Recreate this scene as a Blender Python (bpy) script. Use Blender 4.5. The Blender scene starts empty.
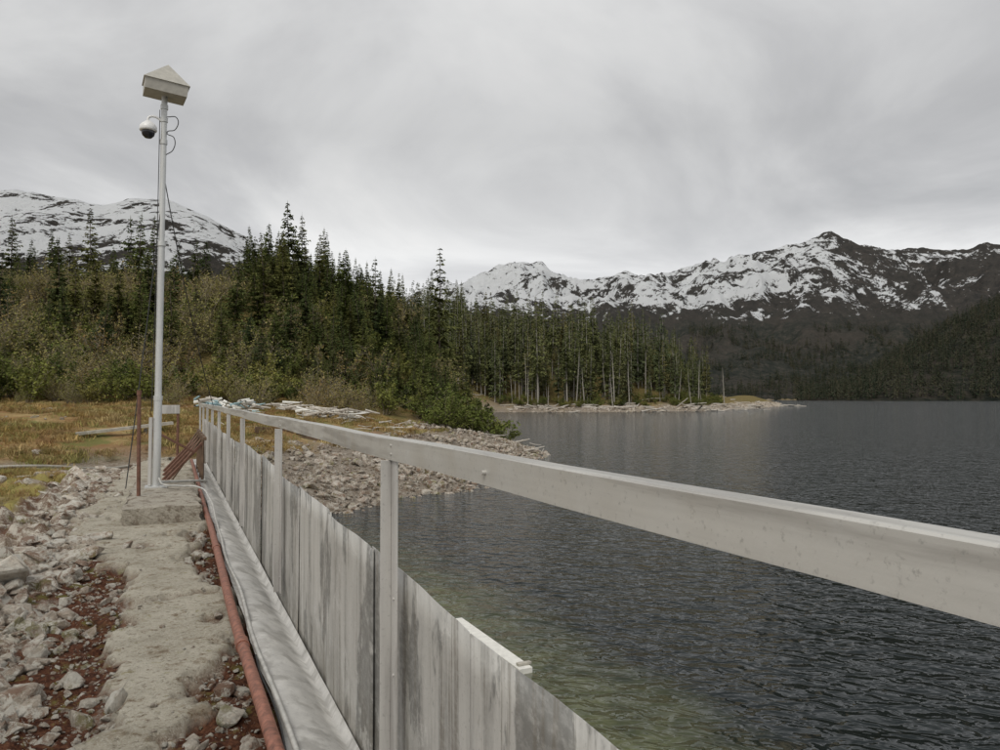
import bpy, bmesh, math, random
import numpy as np
from mathutils import Vector, Matrix
random.seed(7); rng=np.random.default_rng(11)
scene=bpy.context.scene
TH=math.radians(22.8); CT,ST=math.cos(TH),math.sin(TH)
EYE=3.2
def D(X,Y,z=0.0):      # dam frame (X across towards lake, Y along crest) -> world
    return (X*CT-Y*ST, X*ST+Y*CT, z)
def toD(a,b): return a*CT+b*ST, -a*ST+b*CT

# ---------------- noise
def _h(ix,iy,seed):
    n=(ix*374761393+iy*668265263+seed*974711).astype(np.int64)&0x7fffffff
    n=((n^(n>>13))*1274126177)&0x7fffffff
    return ((n^(n>>16))&0xffff)/65535.0
def vn(x,y,seed=0):
    x=np.asarray(x,float);y=np.asarray(y,float)
    ix=np.floor(x).astype(np.int64);iy=np.floor(y).astype(np.int64)
    fx=x-ix;fy=y-iy;fx=fx*fx*(3-2*fx);fy=fy*fy*(3-2*fy)
    return (_h(ix,iy,seed)*(1-fx)+_h(ix+1,iy,seed)*fx)*(1-fy)+(_h(ix,iy+1,seed)*(1-fx)+_h(ix+1,iy+1,seed)*fx)*fy
def fbm(x,y,seed=0,o=5):
    s=0;a=.5;t=0
    for i in range(o):
        s=s+a*(vn(x,y,seed+i*17)-.5)*2;t+=a;a*=.5;x=np.asarray(x)*2.03+3.1;y=np.asarray(y)*2.03+1.7
    return s/t
def ss(x,e0,e1):
    t=np.clip((np.asarray(x,float)-e0)/(e1-e0),0,1);return t*t*(3-2*t)

# ---------------- land shape
poly=[D(1.0,-3000)[:2],D(1.0,21.5)[:2],(-4.6,21.6),(-3.3,25.2),(-1.0,27.8),(-.9,32),(.8,38),(2.0,43.5),(1.6,50),(-.6,60),(-1,75),(-3,95),
(-30,125),(-22,150),(2,176),(23,178),(49,191),(70,225),(94,275),(122,335),(118,350),(60,420),(-20,600),(150,900),(300,1180),(450,1250),
(540,1120),(500,900),(560,760),(900,560),(1800,300),(4000,-500),(7000,-500),(7000,7000),(-7000,7000),(-7000,-4000)]
PV=np.array(poly,float)
def sdist(a,b):
    a=np.asarray(a,float);b=np.asarray(b,float);sh=a.shape;a=a.ravel();b=b.ravel()
    d=np.full(a.shape,1e18);ins=np.zeros(a.shape,bool)
    for i in range(len(PV)):
        x0,y0=PV[i];x1,y1=PV[(i+1)%len(PV)]
        dx,dy=x1-x0,y1-y0
        t=np.clip(((a-x0)*dx+(b-y0)*dy)/(dx*dx+dy*dy),0,1)
        d=np.minimum(d,(a-x0-t*dx)**2+(b-y0-t*dy)**2)
        c=((y0>b)!=(y1>b))
        with np.errstate(divide='ignore',invalid='ignore'):
            xi=(x1-x0)*(b-y0)/(y1-y0 if y1!=y0 else 1e-9)+x0
        ins^=(c&(a<xi))
    return (np.where(ins,1,-1)*np.sqrt(d)).reshape(sh)
def H(a,b,full=False):
    a=np.asarray(a,float);b=np.asarray(b,float)
    s=sdist(a,b)
    X,Y=toD(a,b)
    far=ss(b,60,160)
    wob=fbm(a/3.0,b/3.0,3)*(1-far)*1.2+fbm(a/22.,b/22.,4)*far*5
    dz=1-ss(Y,20,26)
    nearline=(Y<22)
    s2=np.where(nearline,s,s+wob*ss(Y,22,30))
    base=np.where(s2>0,2.9*(1-np.exp(-np.clip(s2,0,1e6)/8)),np.clip(s2*.25,-4,0))
    base=np.where(s2>0,base+fbm(a/2.2,b/2.2,9)*.3*ss(s2,0,3)*ss(b,20,30),base)
    dam=1.5+0*a
    inland=(X<1.0)
    z=np.where(inland, base*(1-dz)+dam*dz, base)
    A=np.interp(a,[-400,-80,-50,-36,-27,-20,-14,-8,-3,0,3],[13,11.0,10,9.0,9.8,11.0,9.0,6.2,3.6,1.7,0])
    h1=A*ss(b,42,80)*(1-.6*ss(b,95,140))*ss(s2,0,9)
    A2=np.interp(a,[-300,-60,0,20,40,55,80],[24,15,12,10.5,7.5,4,0])
    h2=A2*ss(b,172,245)*ss(s2,0,30)*(1-ss(b,500,900)*.5)
    h3=ss(-a,50,200)*ss(b,110,350)*18
    z=z+h1+h2+h3+fbm(a/9,b/9,21)*3.2*ss(b,50,70)*ss(s2,3,12)
    return (z,s2) if full else z

# ---------------- materials
def newmat(name):
    m=bpy.data.materials.new(name);m.use_nodes=True
    nt=m.node_tree;p=nt.nodes['Principled BSDF'];return m,nt,p
class N:
    def __init__(s,nt): s.nt=nt
    def n(s,t,**k):
        o=s.nt.nodes.new(t)
        for a,b in k.items():
            if a in('inp',):continue
            setattr(o,a,b)
        for a,b in k.get('inp',{}).items(): o.inputs[a].default_value=b
        return o
    def l(s,a,b): s.nt.links.new(a,b)
    def noise(s,scale,detail=6,rough=.6,vec=None,dist=0):
        o=s.n('ShaderNodeTexNoise',inp={'Scale':scale,'Detail':detail,'Roughness':rough,'Distortion':dist})
        if vec is not None:s.l(vec,o.inputs['Vector'])
        return o.outputs['Fac']
    def ramp(s,fac,stops):
        o=s.n('ShaderNodeValToRGB');e=o.color_ramp.elements
        while len(e)<len(stops):e.new(.5)
        for i,(p,c) in enumerate(stops):
            e[i].position=p
            e[i].color=(c,c,c,1) if isinstance(c,(int,float)) else (*c,1)
        s.l(fac,o.inputs['Fac']);return o.outputs['Color']
    def mix(s,f,a,b,mode='MIX'):
        o=s.n('ShaderNodeMix',data_type='RGBA',blend_type=mode)
        for v,i in((f,0),(a,6),(b,7)):
            if isinstance(v,(int,float)):o.inputs[i].default_value=v
            elif isinstance(v,tuple):o.inputs[i].default_value=(*v,1)
            else:s.l(v,o.inputs[i])
        return o.outputs[2]
    def math(s,op,a,b=None,clamp=False):
        o=s.n('ShaderNodeMath',operation=op,use_clamp=clamp)
        for i,v in enumerate((a,b)):
            if v is None:continue
            if isinstance(v,(int,float)):o.inputs[i].default_value=v
            else:s.l(v,o.inputs[i])
        return o.outputs[0]
    def bump(s,h,strength,dist,p):
        o=s.n('ShaderNodeBump',inp={'Strength':strength,'Distance':dist})
        s.l(h,o.inputs['Height']);s.l(o.outputs[0],p.inputs['Normal']);return o
    def pos(s): return s.n('ShaderNodeNewGeometry').outputs['Position']
    def objc(s): return s.n('ShaderNodeTexCoord').outputs['Object']
    def scale(s,vec,v,rz=0):
        if rz:
            o=s.n('ShaderNodeMapping');s.l(vec,o.inputs[0]);o.inputs['Rotation'].default_value=(0,0,rz);vec=o.outputs[0]
        o=s.n('ShaderNodeMapping');s.l(vec,o.inputs[0]);o.inputs['Scale'].default_value=v;return o.outputs[0]
    def attr(s,name):
        o=s.n('ShaderNodeAttribute',attribute_name=name);return o
    def rand(s): return s.n('ShaderNodeObjectInfo').outputs['Random']

def leafmat(name,cols,scale=.6,k=1.0):
    m,nt,p=newmat(name);g=N(nt)
    c=g.ramp(g.rand(),[(i/(len(cols)-1),tuple(x*k for x in c)) for i,c in enumerate(cols)])
    v=g.ramp(g.noise(scale,2,.7,g.objc()),[(.3,.55),(.7,1.5)])
    g.l(g.mix(1,c,v,'MULTIPLY'),p.inputs['Base Color'])
    p.inputs['Roughness'].default_value=.8;p.inputs['Specular IOR Level'].default_value=.0
    return m
M_con=leafmat('conifer_needles',[(.055,.070,.027),(.08,.095,.030),(.038,.052,.024),(.11,.11,.036),(.064,.078,.028)],.6,1.15)
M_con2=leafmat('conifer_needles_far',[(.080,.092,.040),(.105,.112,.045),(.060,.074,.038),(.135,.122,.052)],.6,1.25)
M_con3=leafmat('conifer_needles_distant',[(.032,.045,.030),(.05,.060,.038),(.09,.085,.055)],.1)
M_ald=leafmat('alder_leaves',[(.29,.255,.10),(.21,.205,.065),(.33,.265,.12),(.17,.185,.055),(.27,.185,.08)],.6,1.0)
M_ald2=leafmat('shrub_leaves_green',[(.12,.145,.040),(.17,.18,.050),(.08,.105,.032),(.21,.195,.06)])
def barkmat(name,c0,c1):
    m,nt,p=newmat(name);g=N(nt)
    g.l(g.ramp(g.noise(8,3,.7,g.objc()),[(.3,c0),(.7,c1)]),p.inputs['Base Color'])
    p.inputs['Roughness'].default_value=.9;p.inputs['Specular IOR Level'].default_value=.0
    return m
M_bark=barkmat('bark',(.08,.065,.05),(.2,.17,.14))
M_barkpale=barkmat('bark_weathered',(.24,.22,.19),(.48,.45,.40))
M_twig=barkmat('twig_bark',(.17,.14,.105),(.34,.295,.22))
M_drift=barkmat('driftwood',(.34,.31,.265),(.62,.58,.52))
M_grass=leafmat('dry_grass',[(.38,.28,.12),(.30,.19,.075),(.22,.22,.075),(.44,.34,.17),(.22,.13,.06)])

def rockmat(name,c0,c1,c2,br=.8,lk=.8):
    m,nt,p=newmat(name);g=N(nt);oc=g.objc();P=g.pos()
    base=g.ramp(g.rand(),[(0,c0),(.45,c1),(1,c2)])
    v=g.ramp(g.noise(2.2,8,.72,oc),[(.3,.6),(.7,1.3)])
    c=g.mix(1,base,v,'MULTIPLY')
    ru=g.ramp(g.noise(3.4,7,.75,P),[(.50,0),(.57,1)])
    c=g.mix(g.math('MULTIPLY',ru,br),c,(.19,.085,.045))
    mo=g.ramp(g.noise(2.1,7,.75,P),[(.55,0),(.61,1)])
    c=g.mix(g.math('MULTIPLY',mo,.7),c,(.19,.18,.055))
    li=g.ramp(g.noise(7,8,.8,P,.5),[(.50,0),(.54,1)])
    c=g.mix(g.math('MULTIPLY',li,lk),c,(.74,.715,.64))
    g.l(c,p.inputs['Base Color']);p.inputs['Roughness'].default_value=.9;p.inputs['Specular IOR Level'].default_value=.1
    g.bump(g.noise(6,9,.75,oc),.8,.09,p);return m
M_rock=rockmat('rubble_rock',(.42,.345,.28),(.54,.47,.39),(.64,.59,.51),.65,.85)
M_rock2=rockmat('shore_rock',(.24,.195,.15),(.36,.305,.245),(.50,.445,.38),.5,.5)

# ground (wide)
M_ground,nt,p=newmat('ground_mixed');g=N(nt);P=g.pos();at=g.attr('msk');sp=g.n('ShaderNodeSeparateColor');g.l(at.outputs['Color'],sp.inputs[0])
n1=g.noise(.35,8,.65,P);n2=g.noise(3.0,8,.7,P);n3=g.noise(14,6,.7,P)
grass=g.ramp(n2,[(.28,(.15,.085,.04)),(.42,(.31,.21,.09)),(.6,(.44,.33,.16)),(.75,(.24,.24,.08))])
grass=g.mix(g.ramp(n1,[(.42,0),(.56,.8)]),grass,(.25,.135,.06))
grass=g.mix(g.ramp(g.noise(.8,7,.65,P),[(.52,0),(.60,.8)]),grass,(.16,.175,.055))
gravel=g.ramp(n3,[(.3,(.12,.095,.07)),(.5,(.28,.24,.195)),(.7,(.42,.39,.34))])
gravel=g.mix(g.ramp(n2,[(.5,0),(.65,.7)]),gravel,(.14,.09,.055))
forest=g.ramp(n2,[(.3,(.05,.045,.02)),(.5,(.15,.12,.045)),(.65,(.28,.20,.085)),(.75,(.14,.15,.04))])
c=g.mix(sp.outputs[1],grass,forest);c=g.mix(sp.outputs[0],c,gravel)
g.l(c,p.inputs['Base Color']);p.inputs['Roughness'].default_value=.95;p.inputs['Specular IOR Level'].default_value=.1
g.bump(n3,.8,.1,p)

# crest ground
M_crest,nt,p=newmat('worn_concrete_and_moss');g=N(nt);P=g.pos();at=g.attr('msk');sp=g.n('ShaderNodeSeparateColor');g.l(at.outputs['Color'],sp.inputs[0])
ca=g.noise(2.2,9,.7,P);cb=g.noise(28,8,.75,P);cc=g.noise(90,4,.7,P)
con=g.ramp(ca,[(.3,(.30,.27,.21)),(.5,(.45,.415,.34)),(.7,(.56,.525,.44))])
con=g.mix(g.ramp(cb,[(.36,.75),(.48,0)]),con,(.15,.125,.09))
con=g.mix(g.ramp(cc,[(.54,0),(.66,.75)]),con,(.62,.60,.53))
con=g.mix(g.ramp(g.noise(5.5,7,.75,P),[(.54,0),(.61,.6)]),con,(.22,.17,.11))
con=g.mix(g.ramp(g.noise(11,8,.8,P),[(.58,0),(.63,.75)]),con,(.12,.075,.045))
con=g.mix(g.ramp(g.noise(13,8,.8,g.scale(P,(1,1,1),.9)),[(.58,0),(.64,.6)]),con,(.24,.22,.09))
moss=g.ramp(cb,[(.32,(.016,.009,.008)),(.46,(.075,.031,.019)),(.60,(.155,.068,.038)),(.75,(.30,.20,.13))])
moss=g.mix(g.ramp(g.noise(7,7,.7,P),[(.55,0),(.63,.85)]),moss,(.14,.13,.04))
moss=g.mix(g.ramp(g.noise(9,8,.8,g.scale(P,(1,1,1),.4)),[(.58,0),(.62,.85)]),moss,(.52,.49,.42))
grav=g.ramp(cc,[(.3,(.09,.062,.045)),(.5,(.24,.185,.14)),(.7,(.52,.465,.39))])
grav=g.mix(g.ramp(g.noise(6,8,.75,P),[(.48,0),(.54,.85)]),grav,(.60,.56,.48))
grav=g.mix(g.ramp(g.noise(3.1,8,.75,g.scale(P,(1,1,1),.7)),[(.50,0),(.58,.85)]),grav,(.13,.065,.038))
low=g.mix(g.ramp(g.math('ADD',g.math('MULTIPLY',sp.outputs[2],.40),g.noise(3.5,7,.7,P)),[(.50,0),(.66,1)]),grav,moss)
gr=g.ramp(cb,[(.3,(.17,.12,.04)),(.5,(.36,.30,.11)),(.68,(.27,.29,.07))])
low=g.mix(sp.outputs[1],low,gr)
c=g.mix(sp.outputs[0],low,con)
g.l(c,p.inputs['Base Color']);p.inputs['Roughness'].default_value=.93;p.inputs['Specular IOR Level'].default_value=.1
hh=g.math('ADD',g.math('MULTIPLY',cb,.8),g.math('MULTIPLY',cc,.4));g.bump(hh,.9,.032,p)

def concmat(name,c0,c1,moss=.5):
    m,nt,p=newmat(name);g=N(nt);P=g.pos()
    c=g.ramp(g.noise(3,9,.7,P),[(.3,c0),(.7,c1)])
    c=g.mix(g.ramp(g.noise(6,8,.75,P),[(.50,0),(.58,moss)]),c,(.10,.065,.037))
    c=g.mix(g.ramp(g.noise(40,5,.7,P),[(.3,.6),(.5,0)]),c,(.1,.09,.07))
    g.l(c,p.inputs['Base Color']);p.inputs['Roughness'].default_value=.92
    g.bump(g.noise(25,8,.75,P),.8,.025,p);return m
M_conc=concmat('weathered_concrete',(.30,.27,.22),(.48,.445,.375),.7)
M_concg=concmat('wet_mossy_concrete',(.12,.13,.06),(.26,.27,.15),.8)

def metalmat(name,c0,c1,dark,rough=.5,metal=.35,streak=1.0,tone=None,along=False):
    m,nt,p=newmat(name);g=N(nt);P=g.pos()
    if along: v=g.scale(P,(9,.25,9),-TH);v2=g.scale(P,(5,.3,5),-TH)
    else: v=g.scale(P,(5,5,.5));v2=g.scale(P,(3,3,.35))
    c=g.ramp(g.noise(1.6,8,.65,v),[(.3,c0),(.7,c1)])
    st=g.ramp(g.noise(2.6,6,.6,v2),[(.50,0),(.60,1)])
    c=g.mix(g.math('MULTIPLY',st,.6*streak),c,dark)
    if tone:
        c=g.mix(1,c,g.ramp(g.rand(),tone),'MULTIPLY')
        wet=g.ramp(g.noise(1.5,8,.62,g.scale(P,(1.5,1.5,.55))),[(.52,0),(.545,1)])
        c=g.mix(g.math('MULTIPLY',wet,.72),c,(.13,.13,.122))
        dr=g.ramp(g.noise(6,6,.7,g.scale(P,(3,3,.12))),[(.54,0),(.62,.65)])
        c=g.mix(dr,c,(.18,.16,.13))
        hz=g.ramp(g.noise(35,5,.7,g.scale(P,(.6,.6,1))),[(.45,0),(.7,.4)])
        c=g.mix(hz,c,(.56,.55,.52))
        sz=g.n('ShaderNodeSeparateXYZ');g.l(P,sz.inputs[0])
        mr=g.n('ShaderNodeMapRange',inp={'From Min':1.95,'From Max':1.4,'To Min':0,'To Max':.8});g.l(sz.outputs[2],mr.inputs[0])
        c=g.mix(g.math('MULTIPLY',mr.outputs[0],g.ramp(g.noise(5,6,.7,P),[(.35,0),(.6,1)])),c,(.13,.11,.08))
        bl=g.ramp(g.noise(4,8,.75,P),[(.57,0),(.63,.55)])
        c=g.mix(bl,c,(.62,.61,.58))
    sp_=g.ramp(g.noise(60,4,.7,P),[(.58,0),(.7,.5)])
    c=g.mix(sp_,c,tuple(x*.55 for x in c0))
    sp2=g.ramp(g.noise(9,7,.75,P),[(.6,0),(.7,.3)])
    c=g.mix(sp2,c,(.55,.55,.53))
    g.l(c,p.inputs['Base Color']);p.inputs['Metallic'].default_value=metal
    g.l(g.ramp(g.noise(7,5,.6,P),[(.3,rough-.1),(.7,rough+.15)]),p.inputs['Roughness'])
    g.bump(g.noise(14,6,.6,P),.15,.01,p);return m
M_panel=metalmat('weathered_sheet_metal',(.40,.39,.365),(.58,.57,.535),(.25,.245,.23),.5,.15,.9,[(0,.6),(.2,1.0),(.5,.8),(.7,1.12),(1,.95)])
M_rail=metalmat('galvanised_steel',(.46,.45,.42),(.62,.61,.57),(.32,.305,.28),.42,.3,1.1,None,True)
M_post=metalmat('post_metal',(.44,.43,.41),(.60,.585,.555),(.28,.265,.25),.5,.2,.9)
M_flash=metalmat('flashing_membrane',(.42,.415,.40),(.62,.61,.585),(.24,.23,.21),.5,.0,.8)
M_alu=metalmat('aluminium_pole',(.52,.53,.52),(.66,.67,.66),(.42,.42,.41),.4,.3,.4)
def simple(name,c,r=.6,metal=0,var=.3,sc=12):
    m,nt,p=newmat(name);g=N(nt)
    cc=g.ramp(g.noise(sc,6,.65,g.pos()),[(.3,tuple(x*(1-var) for x in c)),(.7,tuple(min(1,x*(1+var)) for x in c))])
    g.l(cc,p.inputs['Base Color']);p.inputs['Roughness'].default_value=r;p.inputs['Metallic'].default_value=metal;return m
M_pipe=simple('rusty_red_pipe',(.24,.10,.066),.55,.0,.6,22)
M_rust=simple('rusted_steel',(.15,.075,.05),.85,0,.4,15)
M_conduit=simple('grey_conduit',(.46,.455,.43),.5,0,.3)
M_white=simple('white_painted_wood',(.74,.73,.68),.7,0,.15)
M_plast=simple('white_plastic',(.78,.78,.77),.35,0,.05)
M_dark=simple('dark_dome_glass',(.02,.02,.025),.1,0,.1)
M_blk=simple('black_cable',(.03,.03,.03),.6,0,.1)
M_cap=simple('cap_sheet_metal',(.42,.405,.36),.6,0,.15)
M_wood=simple('grey_timber',(.38,.36,.31),.85,0,.3,6)
M_brown=simple('brown_timber',(.13,.085,.055),.9,0,.35,6)
M_blue=simple('blue_tarp',(.30,.44,.48),.6,0,.3)

# ---------------- mesh helpers
COL=scene.collection
def mk(name,v,f,mats,smooth=False,parent=None,link=True,mi=None,coll=None):
    me=bpy.data.meshes.new(name);me.from_pydata([tuple(map(float,x)) for x in v],[],[tuple(map(int,x)) for x in f]);
    for m in (mats if isinstance(mats,(list,tuple)) else [mats]):me.materials.append(m)
    if mi is not None: me.polygons.foreach_set('material_index',np.array(mi,dtype=np.int32))
    if smooth: me.polygons.foreach_set('use_smooth',np.ones(len(me.polygons),bool))
    me.update();o=bpy.data.objects.new(name,me)
    if coll: coll.objects.link(o)
    elif link: COL.objects.link(o)
    if parent:o.parent=parent
    return o
def empty(name):
    e=bpy.data.objects.new(name,None);COL.objects.link(e);e.empty_display_size=.3;return e
def grid(name,VX,VY,VZ,mat,smooth=True,col=None,parent=None):
    r,c=VX.shape
    me=bpy.data.meshes.new(name)
    v=np.stack([VX,VY,VZ],-1).reshape(-1,3)
    i=np.arange((r-1)*(c-1));ri=i//(c-1);ci=i%(c-1);k=ri*c+ci
    f=np.stack([k,k+1,k+c+1,k+c],-1)
    me.vertices.add(len(v));me.vertices.foreach_set('co',v.ravel())
    me.loops.add(f.size);me.loops.foreach_set('vertex_index',f.ravel().astype(np.int32))
    me.polygons.add(len(f));me.polygons.foreach_set('loop_start',(np.arange(len(f))*4).astype(np.int32))
    me.update(calc_edges=True);me.validate()
    if smooth:me.polygons.foreach_set('use_smooth',np.ones(len(me.polygons),bool))
    if col is not None:
        at=me.attributes.new('msk','FLOAT_COLOR','POINT')
        cc=np.concatenate([np.stack(col,-1).reshape(-1,3),np.ones((len(v),1))],1)
        at.data.foreach_set('color',cc.astype(np.float32).ravel())
    me.materials.append(mat)
    o=bpy.data.objects.new(name,me);COL.objects.link(o)
    if parent:o.parent=parent
    return o
def box(name,c0,sx,sy,sz,mat,parent=None,rot=None,bev=.004):
    bm=bmesh.new();bmesh.ops.create_cube(bm,size=1)
    for v in bm.verts:v.co=Vector((v.co.x*sx,v.co.y*sy,v.co.z*sz))
    if bev:bmesh.ops.bevel(bm,geom=list(bm.edges),offset=bev,segments=1,affect='EDGES')
    R=(rot or Matrix.Rotation(TH,3,'Z')).to_3x3()
    for v in bm.verts:v.co=R@v.co+Vector(c0)
    me=bpy.data.meshes.new(name);bm.to_mesh(me);bm.free();me.materials.append(mat)
    o=bpy.data.objects.new(name,me);COL.objects.link(o)
    if parent:o.parent=parent
    return o
def beam(name,p0,p1,w,h,mat,parent=None,bev=.004):
    p0=Vector(p0);p1=Vector(p1);d=p1-p0
    q=d.to_track_quat('Y','Z').to_matrix()
    return box(name,(p0+p1)/2,w,d.length,h,mat,parent,q,bev)
def tube(name,pts,r,mat,parent=None,cyc=False,res=6):
    cu=bpy.data.curves.new(name,'CURVE');cu.dimensions='3D';cu.bevel_depth=r;cu.bevel_resolution=3;cu.resolution_u=res;cu.use_fill_caps=True
    sp=cu.splines.new('BEZIER');sp.bezier_points.add(len(pts)-1)
    for b,q in zip(sp.bezier_points,pts):
        b.co=q;b.handle_left_type=b.handle_right_type='AUTO'
    cu.materials.append(mat);o=bpy.data.objects.new(name,cu);COL.objects.link(o)
    me=bpy.data.meshes.new_from_object(o);bpy.data.objects.remove(o)
    me.polygons.foreach_set('use_smooth',np.ones(len(me.polygons),bool))
    o=bpy.data.objects.new(name,me);COL.objects.link(o)
    if parent:o.parent=parent
    return o

# ---------------- prototypes
def prism(V,F,MI,p0,p1,r0,r1,n=4,mi=0):
    p0=np.array(p0,float);p1=np.array(p1,float);d=p1-p0;d/=np.linalg.norm(d)+1e-9
    u=np.cross(d,[0.3,.9,.2]);u/=np.linalg.norm(u);w=np.cross(d,u);k=len(V)
    for p,r in((p0,r0),(p1,r1)):
        for i in range(n):
            t=2*math.pi*i/n;V.append(p+r*(math.cos(t)*u+math.sin(t)*w))
    for i in range(n):
        F.append((k+i,k+(i+1)%n,k+n+(i+1)%n,k+n+i));MI.append(mi)
def conifer(name,h,R,crown,levels,nb,sprays,ls,coll,mats,seed,lean=.02,ragged=.0):
    r=random.Random(seed);V=[];F=[];MI=[]
    segs=5;pp=[np.array([0,0,-.4])]
    for i in range(1,segs+1):
        pp.append(np.array([r.uniform(-lean,lean)*h*.3+pp[-1][0],r.uniform(-lean,lean)*h*.3+pp[-1][1],h*i/segs]))
    tr=.009*h+.02
    for i in range(segs): prism(V,F,MI,pp[i],pp[i+1],tr*(1-i/segs)+.008,tr*(1-(i+1)/segs)+.008,5)
    def axis(z):
        t=max(0,min(.9999,z/h))*segs;i=int(t);return pp[i]*(1-(t-i))+pp[i+1]*(t-i) if i>0 else np.array([pp[1][0]*t,pp[1][1]*t,z])
    z0=h*crown
    bias=r.uniform(0,6.28)
    for L in range(levels):
        t=((L+r.random())/levels)**.9
        z=z0+(h-z0)*t
        prof=(1-t)**.95*(.55+.45*min(1,t*5))
        for k in range(nb):
            if r.random()<.10+ragged:continue
            az=r.uniform(0,6.283)
            ln=R*prof*r.uniform(.45,1.15)*(1+.22*math.cos(az-bias))+.05
            if r.random()<.10: ln*=1.35
            c=axis(z);dr=r.uniform(-.35,.05)-(1-t)*.15+t*.25
            dirv=np.array([math.cos(az),math.sin(az),dr])
            ns=max(1,int(round(sprays*min(1,ln/R*1.5)))) if sprays>1 else 1
            for q in range(ns):
                f=(q+.3+r.random()*.6)/(ns+.1)
                b=c+dirv*ln*f+np.array([0,0,.12*ln*f*f])
                side=np.array([-math.sin(az),math.cos(az),0])
                s=ls*(.6+.6*r.random())*(1.15-f*.4)*(1-.60*t**1.3)
                for sg in(-1,1):
                    tip=b+side*sg*s*r.uniform(.6,1.1)+dirv*s*.6+np.array([0,0,-s*r.uniform(.15,.75)])
                    b2=b+dirv*s*.5+np.array([0,0,r.uniform(.0,.3)*s])
                    k0=len(V);V+= [b-dirv*s*.3,tip,b2];F.append((k0,k0+1,k0+2));MI.append(1)
    k0=len(V);V+=[pp[-1]+np.array([.06,0,-.7]),pp[-1]+np.array([-.06,0,-.7]),pp[-1]+np.array([0,0,.04*h])];F.append((k0,k0+1,k0+2));MI.append(1)
    return mk(name,V,F,mats,coll=coll,link=False,mi=MI)
def newcoll(n): return bpy.data.collections.new(n)
C_hill=newcoll('proto_hill_conifers')
for i in range(5): conifer(f'hillcon_{i}',7+i*.8,1.8+.2*(i%3),.03,42,6,6,.44,C_hill,[M_bark,M_con],100+i,.03,[0,.03,.12,.0,.06][i])
C_for=newcoll('proto_forest_conifers')
for i in range(6): conifer(f'forcon_{i}',14+i*1.2,2.0+.3*(i%3),[.22,.12,.35,.18,.08,.28][i],36,5,3,.85,C_for,[M_barkpale,M_con2],200+i,.015,[0,.0,.12,.0,.08,.1][i])
C_snag=newcoll('proto_snags')
for i in range(3):
    r=random.Random(i);V=[];F=[];MI=[];h=9+2*i
    prism(V,F,MI,(0,0,-.5),(.2,.1,h*.6),.17,.10,6);prism(V,F,MI,(.2,.1,h*.6),(.3,.0,h),.10,.02,6)
    for k in range(26):
        z=r.uniform(h*.3,h*.95);az=r.uniform(0,6.28);l=r.uniform(.3,1.2)*(1-z/h+.25)
        prism(V,F,MI,(.2*z/h,.1*z/h,z),(.2*z/h+l*math.cos(az),l*math.sin(az),z-l*.15),.03,.01,3)
    mk(f'snag_{i}',V,F,[M_barkpale],coll=C_snag,link=False,mi=MI)
C_far=newcoll('proto_distant_conifers')
for i in range(4): conifer(f'farcon_{i}',16+i*2,3.0,.08,10,4,1,2.6,C_far,[M_bark,M_con3],300+i,.01)
def shrub(name,h,w,stems,leaves,ls,coll,mats,seed):
    r=random.Random(seed);V=[];F=[];MI=[];ends=[]
    for s in range(stems):
        az=r.uniform(0,6.283);sp=r.uniform(.2,1)**.7*w;hh=h*r.uniform(.45,1.1)*(1-.5*(sp/w)**2)
        p=np.array([math.cos(az)*.15,math.sin(az)*.15,-.2]);n=4
        for k in range(1,n+1):
            t=k/n
            q=np.array([math.cos(az)*sp*t**1.0+r.uniform(-.1,.1)*w*.4,math.sin(az)*sp*t**1.0+r.uniform(-.1,.1)*w*.4,hh*t**.85])
            prism(V,F,MI,p,q,.03*(1-t*.7)*h/3,.026*(1-t*.75)*h/3,3)
            for m in range(3 if k>=2 else 2):
                a2=r.uniform(0,6.28);l=r.uniform(.3,.8)*h*.26
                e=q+np.array([math.cos(a2)*l*.8,math.sin(a2)*l*.8,l*.7]);prism(V,F,MI,q,e,.012,.004,3)
                ends.append((q,e))
            p=q
    for i in range(leaves):
        q,e=ends[r.randrange(len(ends))];t=r.random()
        c=q*(1-t)+e*t+np.array([r.gauss(0,.13),r.gauss(0,.13),r.gauss(0,.13)])*h/3
        d=np.array([r.gauss(0,1),r.gauss(0,1),r.gauss(0,.6)]);d/=np.linalg.norm(d);u=np.cross(d,[r.gauss(0,1),r.gauss(0,1),r.gauss(0,1)]);u/=np.linalg.norm(u)+1e-6
        s=ls*r.uniform(.6,1.3);k0=len(V);V+=[c-d*s*.6,c+u*s*.45,c+d*s*.7,c-u*s*.45];F.append((k0,k0+1,k0+2,k0+3));MI.append(1)
    return mk(name,V,F,mats,coll=coll,link=False,mi=MI)
C_shr=newcoll('proto_alders')
for i in range(5): shrub(f'alder_{i}',2.8+.35*i,2.0,16,600,.125,C_shr,[M_twig,M_ald],400+i)
C_shg=newcoll('proto_green_shrubs')
for i in range(4): shrub(f'gshrub_{i}',2.1+.3*i,1.9,12,950,.165,C_shg,[M_twig,M_ald2],450+i)
def rock(name,seed,coll,mat,flat=.65):
    r=random.Random(seed);bm=bmesh.new()
    for i in range(15):
        v=Vector((r.gauss(0,1),r.gauss(0,1),r.gauss(0,1))).normalized()*r.uniform(.75,1.05)
        bm.verts.new((v.x,v.y*r.uniform(.7,.9),v.z*flat))
    ret=bmesh.ops.convex_hull(bm,input=list(bm.verts))
    bmesh.ops.delete(bm,geom=[e for e in ret['geom_interior'] if isinstance(e,bmesh.types.BMVert)],context='VERTS')
    bmesh.ops.bevel(bm,geom=list(bm.edges),offset=.05,segments=1,affect='EDGES')
    me=bpy.data.meshes.new(name);bm.to_mesh(me);bm.free();me.materials.append(mat)
    o=bpy.data.objects.new(name,me);coll.objects.link(o);return o
C_rock=newcoll('proto_rocks');C_rock2=newcoll('proto_shore_rocks')
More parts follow.
